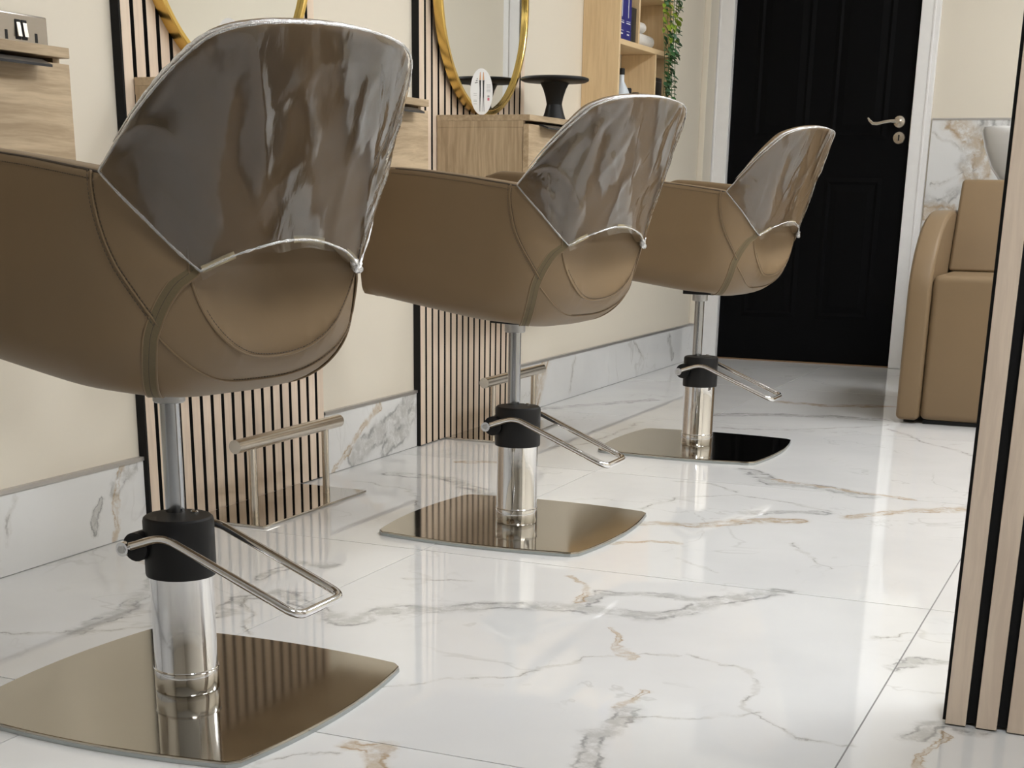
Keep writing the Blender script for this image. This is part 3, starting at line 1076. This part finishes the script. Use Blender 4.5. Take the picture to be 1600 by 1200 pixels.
gather = [back_point(-.46 + .13 * i / 24, .012, .004) + Vector((0, .003 * math.sin(i * 1.9), -.004 - .006 * math.sin(PI * i / 24) + .002 * math.sin(i * 2.7))) for i in range(25)]
MESH['cover_gather'] = mk_mesh('cover_gather', tube_data(gather, [max(.0012, (.0062 + .0045 * noise.noise(p * 210)) * math.sin(PI * (i + 1.5) / 27.5)) for i, p in enumerate(gather)], 9), M_HEM)

def link(name, me, parent):
    o = bpy.data.objects.new(name, me); COL.objects.link(o); o.parent = parent
    return o

def arc_poly(h, bulge, n=14):
    """square plate with bowed sides and clipped corners"""
    pts = []
    c = [(-h, -h), (h, -h), (h, h), (-h, h)]
    for i in range(4):
        a = Vector(c[i]); b = Vector(c[(i + 1) % 4])
        nrm = Vector((b.y - a.y, a.x - b.x)).normalized()
        for k in range(n):
            t = (k + .35) / (n - .3)
            pts.append(tuple(a.lerp(b, t) + nrm * bulge * (1 - (2 * t - 1) ** 2)))
    return pts

def salon_chair(x, y, swivel, label, seed):
    c = thing('salon_chair', label, 'salon chair', (x, y, 0), 0, 'tan salon chairs in a row facing the mirror wall')
    # foot
    bp_ = prism('base_plate', arc_poly(.236, .024), .0015, .010, M_BRUSH, c, .0015)
    bp_.location = (.0, .005, 0)
    prism('plate_rim', arc_poly(.2365, .024), .0005, .006, M_EDGE, bp_)
    ped = lathe('pedestal', [(.0465, .0102), (.0475, .012), (.0475, .043), (.0468, .0445), (.0462, .046), (.0462, .20)], M_CHROME, c, 64)
    lathe('foot_ring', [(.0476, .0425), (.0484, .0435), (.0484, .0445), (.0476, .0455)], M_CHROME, ped, 64)
    col_ = lathe('collar', [(.0465, .186), (.0505, .186), (.0512, .189), (.0512, .266), (.0500, .2705), (.047, .273)], M_BLACKP, c, 64)
    lathe('collar_screw', [(.006, .273), (.006, .2755), (.004, .2775)], M_CHROME, col_, 20, (.012, .024))
    # pump lever: pivot bar and bent loop
    px, pz = -.048, .232
    tube('pivot_boss', [(-.040, -.052, pz), (-.040, .052, pz)], .021, M_BLACKP, c, 20)
    piv = tube('pivot_bar', [(px, -.072, pz), (px, .072, pz)], .0105, M_CHROME, c, 20)
    tube('pivot_bolt', [(px, -.0745, pz), (px, -.0719, pz)], .006, M_GREYMETAL, piv, 6)
    yy = .0625
    loop = [(px + .004, -yy, pz + .002), (.018, -yy, .255), (.236, -yy, .166), (.236, yy, .166), (.018, yy, .255), (px + .004, yy, pz + .002)]
    tube('pump_lever', round_path(loop, .022), .0062, M_CHROME, c, 14)
    # lift pole and seat mount, off the pedestal axis
    ox, oy = -.020, .022
    tube('pole', [(ox, oy, .20), (ox, oy, .45)], .0142, M_POLE, c, 32)
    R = PI + math.radians(swivel)
    def seat_part(name, me, parent=None):
        o = link(name, me, parent or c)
        if parent is None:
            o.location = (-.026, .030, 0); o.rotation_euler = (0, 0, R)
        return o
    mnt = lathe('seat_mount', [(.021, .432), (.023, .434), (.023, .450), (.034, .453), (.034, .462)], M_GREYMETAL, c, 32, (ox, oy))
    sh = seat_part('seat_shell', MESH['shell'])
    link('zip_tape', MESH['zip_tape'], sh); link('zip_tape', MESH['zip_tape_far'], sh)
    for m_ in PIPES: link('zip_piping', m_, sh)
    for m_ in SEAMS: link('seam', m_, sh)
    for m_ in ARM_PIPES: link('arm_piping', m_, sh)
    link('stitching', MESH['stitching'], sh)['kind'] = 'stuff'
    um = box('underseat_plate', -.07, .03, -.05, .05, .4525, .470, M_BLACKP, None, .002)
    um.parent = sh
    seat_part('seat_cushion', MESH['seat_cushion'])
    bk = seat_part('backrest', MESH['backrest'])
    cv = seat_part('plastic_cover', make_cover_mesh(seed))
    cv['label'] = 'clear wrinkled plastic cover over the backrest'
    link('cover_hem', MESH['cover_hem'], cv); link('cover_fold', MESH['cover_fold'], cv); link('cover_gather', MESH['cover_gather'], cv); [link('elastic_band', m_, cv) for m_ in ELASTIC]
    return c
salon_chair(-1.264, 1.722, -13.1, 'tan salon chair with plastic covered back, farthest from the black door', 1.0)
salon_chair(-1.287, 3.034, -13.1, 'tan salon chair with plastic covered back, between the two other salon chairs', 7.3)
salon_chair(-1.234, 4.307, -8.9, 'tan salon chair with plastic covered back, nearest the black door', 13.9)
# ------------------------------------------------------------------ drawer cabinets
def cabinet(y0, y1, label):
    t = thing('drawer_cabinet', label, 'cabinet', (RX0, (y0 + y1) / 2, .56), 0, 'oak wall cabinets under the mirrors')
    w = (y1 - y0) / 2
    off = .022
    box('carcass', off, .290, -w + .001, w - .001, 0, .345, M_OAK_V, t, .001, 1)
    for sy in (-1, 1):
        a, b = (-w + .001, -w + .017) if sy < 0 else (w - .017, w - .001)
        box('side_panel', off, .291, a, b, .345, .3618, M_OAK_V, t)
    box('top_board', off, .312, -w, w, .362, .378, M_OAK_H, t, .0008, 1)
    for za, zc in ((.002, .168), (.186, .353)):
        d = box('drawer_front', .292, .310, -w, w, za, zc, M_OAK_H, t, .0008, 1)
        prof = [(.290, zc - .002), (.290, zc + .003), (.318, zc + .002), (.338, zc - .006), (.338, zc - .010), (.318, zc - .003), (.3105, zc - .002)]
        prism('handle', prof, -w + .075, w - .075, M_BLACKM, d, axis='y')
    return t
cabinet(1.315, 2.080, 'oak drawer cabinet under the steel double socket')
cabinet(2.632, 3.396, 'oak drawer cabinet under the gold mirror farther from the black door')
cabinet(4.030, 4.790, 'oak drawer cabinet carrying the black pedestal stand')

# ------------------------------------------------------------------ mirrors
s = NT('mirror_glass')
s.set(Base_Color=(.80, .81, .79), Metallic=1.0, Roughness=.008)
M_MIRROR = s.m
def mirror(yc, zc, r, label):
    t = thing('round_mirror', label, 'mirror', (RX0, yc, zc), 0, 'round gold framed mirrors')
    V, F = [], []
    N = 128
    prof = [(r, .0215), (r, .046), (r - .003, .048), (r - .012, .048), (r - .014, .046), (r - .014, .0375)]
    for rr, x in prof:
        for k in range(N):
            a = 2 * PI * k / N; V.append((x, rr * math.cos(a), rr * math.sin(a)))
    m = len(prof)
    for i in range(m):
        j = (i + 1) % m
        for k in range(N):
            k2 = (k + 1) % N
            F.append((i * N + k, i * N + k2, j * N + k2, j * N + k))
    f = mesh_obj('frame', V, F, M_GOLD, t, True, 30)
    V = []; 
    for x in (.022, .037):
        for k in range(N):
            a = 2 * PI * k / N; V.append((x, (r - .0142) * math.cos(a), (r - .0142) * math.sin(a)))
    F = [tuple(range(N, 2 * N)), tuple(range(N - 1, -1, -1))] + [(k, (k + 1) % N, N + (k + 1) % N, N + k) for k in range(N)]
    mesh_obj('glass', V, F, M_MIRROR, t)
    return t
mirror(2.98, 1.283, .332, 'round gold framed mirror farther from the black door')
m_ = mirror(4.308, 1.283, .332, 'round gold framed mirror nearer the black door')
m_.location.x += .007; m_.rotation_euler = (0, 0, math.radians(1.2))

# ------------------------------------------------------------------ double socket
t = thing('double_socket', 'brushed steel double socket with switches on the cream wall', 'socket', (RX0, 2.322, .982))
pl = box('faceplate', .0005, .009, -.073, .073, -.043, .043, M_SOCKET, t, .003)
for sy in (-1, 1):
    sw = box('switch_surround', .0085, .0105, sy * .0085 - .0075, sy * .0085 + .0075, -.002, .032, M_BLACKP, t, .001, 1)
    V = [(.0100, -.005, 0), (.0100, .005, 0), (.0150, .005, .001), (.0150, -.005, .001), (.0100, -.005, .026), (.0100, .005, .026), (.0115, .005, .025), (.0115, -.005, .025)]
    rk = mesh_obj('rocker', V, [(0, 3, 2, 1), (4, 5, 6, 7), (0, 1, 5, 4), (3, 7, 6, 2), (1, 2, 6, 5), (0, 4, 7, 3)], M_NICKEL, sw)
    rk.location = (0, sy * .0085, .002)
    for dy, dz, hh in ((0, .004, .008), (-.011, -.02, .006), (.011, -.02, .006)):
        cy = sy * .04 + dy
        box('pin_hole', .0088, .0094, cy - (.0035 if dz > 0 else .004), cy + (.0035 if dz > 0 else .004), dz - hh, dz + hh, M_BLACKP, t)
    lathe_s = tube('screw', [(.0088, sy * .0625, -.022), (.0105, sy * .0625, -.022)], .0035, M_CHROME, t, 12)

# ------------------------------------------------------------------ things on the cabinets
t = thing('pedestal_stand', 'black hourglass pedestal stand with a round flat top', 'stand', (-1.84, 4.591, .938))
lathe('base', [(.041, .0002), (.0415, .002), (.036, .018), (.030, .036), (.0265, .050), (.0245, .058)], M_BLACKP, t, 40)
lathe('stem', [(.0243, .0575), (.025, .064), (.029, .082), (.036, .103), (.046, .122)], M_BLACKP, t, 40)
lathe('top_disc', [(.050, .1215), (.098, .124), (.1065, .128), (.108, .132), (.106, .136), (.098, .1385), (.02, .139)], M_BLACKP, t, 64)
def oval_card(x, y, rz, label):
    t = thing('oval_card', label, 'card', (x, y, .938), rz, 'white oval cards in front of the mirrors')
    tilt = math.radians(10)
    W_, H_ = .032, .0635
    def P(u, v, d=0.0):          # local: faces -y, leaning back towards +y
        zz = H_ * (1 + v) * math.cos(tilt) + .0008
        yy = H_ * (1 + v) * math.sin(tilt)
        return Vector((W_ * u, yy - d * math.cos(tilt), zz + d * math.sin(tilt)))
    N = 48
    V = [P(math.cos(2 * PI * k / N), math.sin(2 * PI * k / N), d) for d in (0, .0022) for k in range(N)]
    F = [tuple(range(N - 1, -1, -1)), tuple(range(N, 2 * N))] + [(k, (k + 1) % N, N + (k + 1) % N, N + k) for k in range(N)]
    b = mesh_obj('card', V, F, M_PAPER, t)
    bx_ = P(0, .1); back = bx_ + Vector((0, .03, -bx_.z + .0008))
    mesh_obj('prop', [P(-.2, .1), P(.2, .1), back + Vector((.006, 0, 0)), back - Vector((.006, 0, 0)), P(-.2, .1) + Vector((0, .0012, 0)), P(.2, .1) + Vector((0, .0012, 0)), back + Vector((.006, .0012, 0)), back + Vector((-.006, .0012, 0))],
             [(0, 1, 2, 3), (7, 6, 5, 4), (0, 4, 5, 1), (1, 5, 6, 2), (2, 6, 7, 3), (3, 7, 4, 0)], M_PAPER, t)
    def quad(name, mat, pts):
        mesh_obj(name, [P(u, v, .0025) for u, v in pts], [tuple(range(len(pts)))], mat, b)
    for cx in (-.12, .17):
        quad('printed_tip', M_PEACH, [(cx - .02, .84), (cx + .03, .84), (cx + .075, .50), (cx - .08, .50)])
        quad('printed_tool', M_INKD, [(cx - .085, .49), (cx + .085, .49), (cx + .06, .20), (cx + .04, -.30), (cx + .06, -.86), (cx + .03, -.86), (cx - .01, -.2), (cx - .05, -.86), (cx - .08, -.86), (cx - .06, .1)])
    for v in (.55, .47, .38): quad('printed_text', M_INKD, [(-.58 + (v - .4), v), (-.34, v + .03), (-.34, v), (-.58 + (v - .4), v - .03)])
    for v in (.30, .24, .18, .12, .06, 0): quad('printed_text', M_INK, [(.45, v), (.80, v), (.80, v - .015), (.45, v - .015)])
    for v in (-.08, -.16, -.36, -.42, -.52): quad('printed_text', M_INK, [(-.72, v), (-.42, v), (-.42, v - .015), (-.72, v - .015)])
    quad('printed_stamp', M_RED, [(.52, -.26), (.70, -.26), (.70, -.38), (.52, -.38)])
    quad('printed_stamp', M_INK, [(.52, -.16), (.70, -.16), (.70, -.24), (.52, -.24)])
    return t
oval_card(-1.853, 4.066, math.radians(28), 'white oval card printed with two black tools, beside the black stand')
oval_card(-1.853, 2.800, math.radians(40), 'white oval card peeking over the back of a salon chair, by the gold mirror')

# ------------------------------------------------------------------ foot rests
def foot_rest(yc, label):
    t = thing('foot_rest', label, 'foot rest', (-1.85, yc, 0), 0, 'steel foot rests on the floor')
    box('base_plate', -.126, .072, -.240, .240, .0005, .0065, M_POLISH, t, .0015)
    for sy in (-1, 1):
        tube('post', [(0, sy * .163, .0066), (0, sy * .163, .168)], .0088, M_NICKEL, t, 24)
    b = tube('bar', [(0, -.232, .178), (0, .232, .178)], .0155, M_NICKEL, t, 32)
    return t
foot_rest(2.976, 'steel T-bar foot rest by the slatted panel, farther from the black door')
foot_rest(4.325, 'steel T-bar foot rest by the slatted panel, nearer the black door')

# ------------------------------------------------------------------ wall shelf with products and plant
SY0, SY1, SXF = 5.245, 5.850, .138
sh = thing('wall_shelf', 'tall pine wall shelf with open compartments beside the black door', 'shelf', (RX0, SY0, .60))
Lh = SY1 - SY0
ZT = 2.1 - .60
box('side_panel', .0005, SXF, 0, .016, 0, ZT, M_PINE, sh, .001, 1)
box('side_panel', .0005, SXF, Lh - .016, Lh, 0, ZT, M_PINE, sh, .001, 1)
zs = [0, .395, .634, .822, 1.1, ZT - .016]
SHZ = {}
for i, z in enumerate(zs):
    box('shelf_board', .0005, SXF, .0165, Lh - .0165, z, z + .018, M_PINE_H, sh, .001, 1)
def divider(y, i0, i1):
    box('divider', .0005, SXF - .001, y, y + .014, zs[i0] + .0185, zs[i1] - .0005, M_PINE, sh, .001, 1)
divider(.208, 2, 3); divider(.418, 1, 2); divider(.3, 3, 4); divider(.2, 0, 1)
def zabs(i): return .60 + zs[i] + .0183
def carton(y, w, hgt, mat, label, marks):
    t = thing('carton', label, 'box', (RX0 + .068, y, zabs(2)), 0, 'hair product cartons')
    box('carton_body', -.06, .060, -w / 2, w / 2, 0, hgt, mat, t, .001, 1)
    if marks:
        for z, ww, hh in ((.018, .35, .0045), (.030, .5, .0015), (.055, .62, .003), (.062, .62, .0015)):
            box('printed_text', .060, .0604, -w / 2 * ww, w / 2 * ww, z, z + hh, M_PAPER, t)
        box('printed_name', .060, .0604, -.003, .002, .075, .135, M_PAPER, t)
    return t
carton(5.296, .064, .158, M_BLUE, 'dark blue carton with white print against the pine shelf side', True)
carton(5.363, .064, .158, M_BLUE, 'dark blue carton with white print between a blue and a black carton', True)
carton(5.424, .050, .115, M_BLACKBOX, 'black carton next to the two blue cartons', False)
# towels
def towel(y, w, r, z, label, n):
    t = thing('rolled_towel', label, 'towel', (RX0 + .072, y, z), 0, 'white towels on the shelf')
    V, F = [], []
    ns, nr = 22, 18
    for i in range(ns + 1):
        yy = -w / 2 + w * i / ns
        e = min(1, (1 - abs(2 * i / ns - 1)) * 4 + .55)
        for k in range(nr):
            a = 2 * PI * k / nr
            rr = r * e * (1 + .10 * noise.noise(Vector((math.cos(a) * 1.5, math.sin(a) * 1.5, yy * 30 + n))))
            V.append((rr * math.cos(a) * 1.25, yy, r + rr * math.sin(a) * (.98 if math.sin(a) > 0 else .95)))
    for i in range(ns):
        for k in range(nr):
            a = i * nr + k; b = i * nr + (k + 1) % nr
            F.append((a, b, b + nr, a + nr))
    F.append(tuple(range(nr - 1, -1, -1))); F.append(tuple(ns * nr + k for k in range(nr)))
    o = mesh_obj('roll', V, F, M_TOWEL, t, True)
    tube('fold_edge', [(r * .9, -w / 2 * .8, r * 1.5), (r * 1.0, 0, r * 1.55), (r * .9, w / 2 * .8, r * 1.5)], .002, M_TOWEL, t, 6)
    return t
towel(5.665, .17, .027, zabs(2), 'large rolled white towel at the bottom of the shelf pile', 1)
towel(5.625, .09, .020, zabs(2) + .0525, 'small folded white towel on top of a larger one', 5)
# bottles
def bottle(y, x, r, hb, hn, rc, hc, mat, capmat, label):
    t = thing('bottle', label, 'bottle', (RX0 + x, y, zabs(1)), 0, 'hair product bottles')
    lathe('bottle_body', [(r * .9, .0003), (r, .004), (r, hb * .8), (r * .85, hb * .93), (rc * .9, hb + hn * .5), (rc * .85, hb + hn)], mat, t, 28)
    lathe('cap', [(rc, hb + hn), (rc, hb + hn + hc * .9), (rc * .8, hb + hn + hc)], capmat, t, 24)
bottle(5.392, .100, .030, .085, .045, .011, .022, M_BOTTLE, M_BLACKP, 'pale blue bottle with a long neck and black cap')
bottle(5.46, .058, .026, .075, .012, .016, .030, M_BLACKP, M_BLACKP, 'tall black bottle behind the pale green jar')
bottle(5.508, .085, .022, .055, .010, .014, .028, M_BLACKP, M_BLACKP, 'middle sized black bottle on the pine shelf')
bottle(5.455, .112, .022, .040, .006, .022, .004, M_GREEN, M_GREEN, 'low pale green jar in front of the black bottles')
bottle(5.580, .09, .022, .050, .008, .016, .024, M_BLACKP, M_BLACKP, 'short black bottle closest to the shelf divider')
t = thing('carton', 'upright black carton beside the shelf divider behind the plant', 'box', (RX0 + .066, 5.745, zabs(1)), 0, 'hair product cartons')
box('carton_body', -.055, .055, -.055, .055, 0, .145, M_BLACKBOX, t, .001, 1); box('lid_seam', .0551, .0555, -.05, .05, .13, .131, M_INK, t)

# trailing plant: pot out of the picture on the shelf above, strands hang in front
random.seed(4)
pt = thing('trailing_plant', 'green trailing ivy hanging down the end of the pine shelf', 'plant', (RX0 + .074, 5.742, .60 + zs[4] + .0183))
lathe('pot', [(.035, .0003), (.045, .08), (.048, .085), (.048, .09), (.041, .09), (.039, .075)], M_PAPER, pt, 32)
def leaf_mat(name, c):
    s = NT(name)
    f = s.noise(s.objc(), 40, 2)
    s.set(Base_Color=s.mix(f, tuple(x * .75 for x in c), c), Roughness=.42)
    return s.m
LM = [leaf_mat('leaf_dark', (.045, .13, .055)), leaf_mat('leaf_mid', (.07, .19, .06)), leaf_mat('leaf_lime', (.30, .42, .04))]
leaf_me = []
for m_ in LM:
    V = [(0, 0, 0), (.0045, .006, .0012), (.0062, .012, .001), (.004, .019, -.0015), (0, .0235, -.004), (-.004, .019, -.0015), (-.0062, .012, .001), (-.0045, .006, .0012), (0, .006, -.0008), (0, .012, -.0012), (0, .019, -.003)]
    F = [(0, 1, 8), (1, 2, 9, 8), (2, 3, 10, 9), (3, 4, 10), (0, 8, 7), (7, 8, 9, 6), (6, 9, 10, 5), (5, 10, 4)]
    me = bpy.data.meshes.new('leaf'); me.from_pydata(V, [], F); me.materials.append(m_)
    me.polygons.foreach_set('use_smooth', [True] * len(me.polygons)); leaf_me.append(me)
z_top = .09
nl = 0
for k in range(6):
    y = -.060 + .125 * k / 5
    x1 = .074 + .012 + .012 * random.random()
    zend = -.70 - .06 * random.random() + (.0 if k not in (0, 5) else .08)
    path = [Vector((.01, y * .4, .085)), Vector((.05, y * .8, .098)), Vector((x1, y, .05))]
    n = 24
    for i in range(1, n + 1):
        t_ = i / n
        path.append(Vector((x1 + .006 * math.sin(t_ * 9 + k), y + .010 * math.sin(t_ * 7 + k * 2) , .05 + (zend - .05) * t_)))
    st_ = tube('strand', path, .0012, M_STEM, pt, 5)
    for i in range(3, len(path) - 1):
        for q in range(3):
            if nl >= 300: break
            if path[i].z > -.22 and q: continue
            p = path[i].lerp(path[i + 1], q / 3)
            zz = p.z
            lime = -.44 < zz < -.30 and random.random() < .5
            me = leaf_me[2 if lime else random.choice((0, 0, 1))]
            o = bpy.data.objects.new('leaf', me); COL.objects.link(o); o.parent = pt
            o.location = p
            o.rotation_euler = (random.uniform(-1.1, .3), random.uniform(-.5, .5), random.uniform(-PI, 0))
            sc = random.uniform(.95, 1.4); o.scale = (sc, sc, sc)
            nl += 1

# ------------------------------------------------------------------ wash unit
wu = thing('wash_unit', 'tan upholstered hair wash seat with curved arms beside the black door', 'wash seat', (-.45, 5.14, 0))
HWD = .326
def arm_poly():
    pts = [(0, .012), (0, .42)]
    for k in range(1, 13):
        a = PI / 2 * k / 12
        pts.append((.40 * (1 - math.cos(a)), .42 + .275 * math.sin(a)))
    pts += [(.78, .695), (.78, .012)]
    return pts
for sx in (-1, 1):
    a, b = (-HWD, -HWD + .078) if sx < 0 else (HWD - .078, HWD)
    prism('arm', arm_poly(), a, b, M_LEATHER2, wu, .018, 4, axis='x')
    for yy in (.06, .7):
        tube('foot', [((a + b) / 2, yy, .0003), ((a + b) / 2, yy, .013)], .018, M_BLACKP, wu, 16)
box('seat', -HWD + .0785, HWD - .0785, .010, .66, .014, .492, M_LEATHER2, wu, .024, 5)
bkp = [(.36, .4925), (.50, .80), (.58, .80), (.62, .74), (.66, .4925)]
prism('back_cushion', bkp, -HWD + .079, HWD - .079, M_LEATHER2, wu, .014, 4, axis='x')
box('plinth', -HWD + .09, HWD - .09, .03, .75, .0005, .013, M_BLACKP, wu)
# basin
bs = thing('wash_basin', 'white ceramic wash basin behind the tan wash seat', 'basin', (-.45, 6.23, 0))
V, F = [], []
N = 48
def ring(rx, ry, z, yo=0.0, neck=0.0):
    for k in range(N):
        a = 2 * PI * k / N
        x = rx * math.copysign(abs(math.cos(a)) ** .75, math.cos(a)); y = ry * math.copysign(abs(math.sin(a)) ** .75, math.sin(a))
        z_ = z - (neck * max(0, -math.sin(a)) ** 4 * math.exp(-(x / .08) ** 2) if neck else 0)
        V.append((x, y + yo, z_))
prof = [(.13, .13, .76), (.17, .17, .79), (.215, .21, .85), (.245, .235, .92), (.258, .25, .965), (.262, .255, .985), (.258, .25, .995), (.248, .24, .992), (.235, .225, .96), (.20, .19, .89), (.14, .14, .83), (.03, .03, .81)]
for i, (rx, ry, z) in enumerate(prof): ring(rx, ry, z, 0, .05 if 3 < i < 9 else 0)
for i in range(len(prof) - 1):
    for k in range(N):
        a = i * N + k; b = i * N + (k + 1) % N
        F.append((a, b, b + N, a + N))
F.append(tuple(range(N - 1, -1, -1))); F.append(tuple((len(prof) - 1) * N + k for k in range(N)))
mesh_obj('bowl', V, F, M_CERAMIC, bs, True, 50)
box('pedestal_box', -.16, .16, -.18, .30, .0005, .765, M_BLACKP, bs, .01)
tp = tube('mixer_tap', round_path([(.0, .31, .70), (.0, .31, 1.10), (0, .20, 1.12), (0, .17, 1.06)], .03), .011, M_CHROME, bs, 14)
lathe('drain', [(.022, .812), (.022, .815), (.012, .816)], M_CHROME, bs, 20)
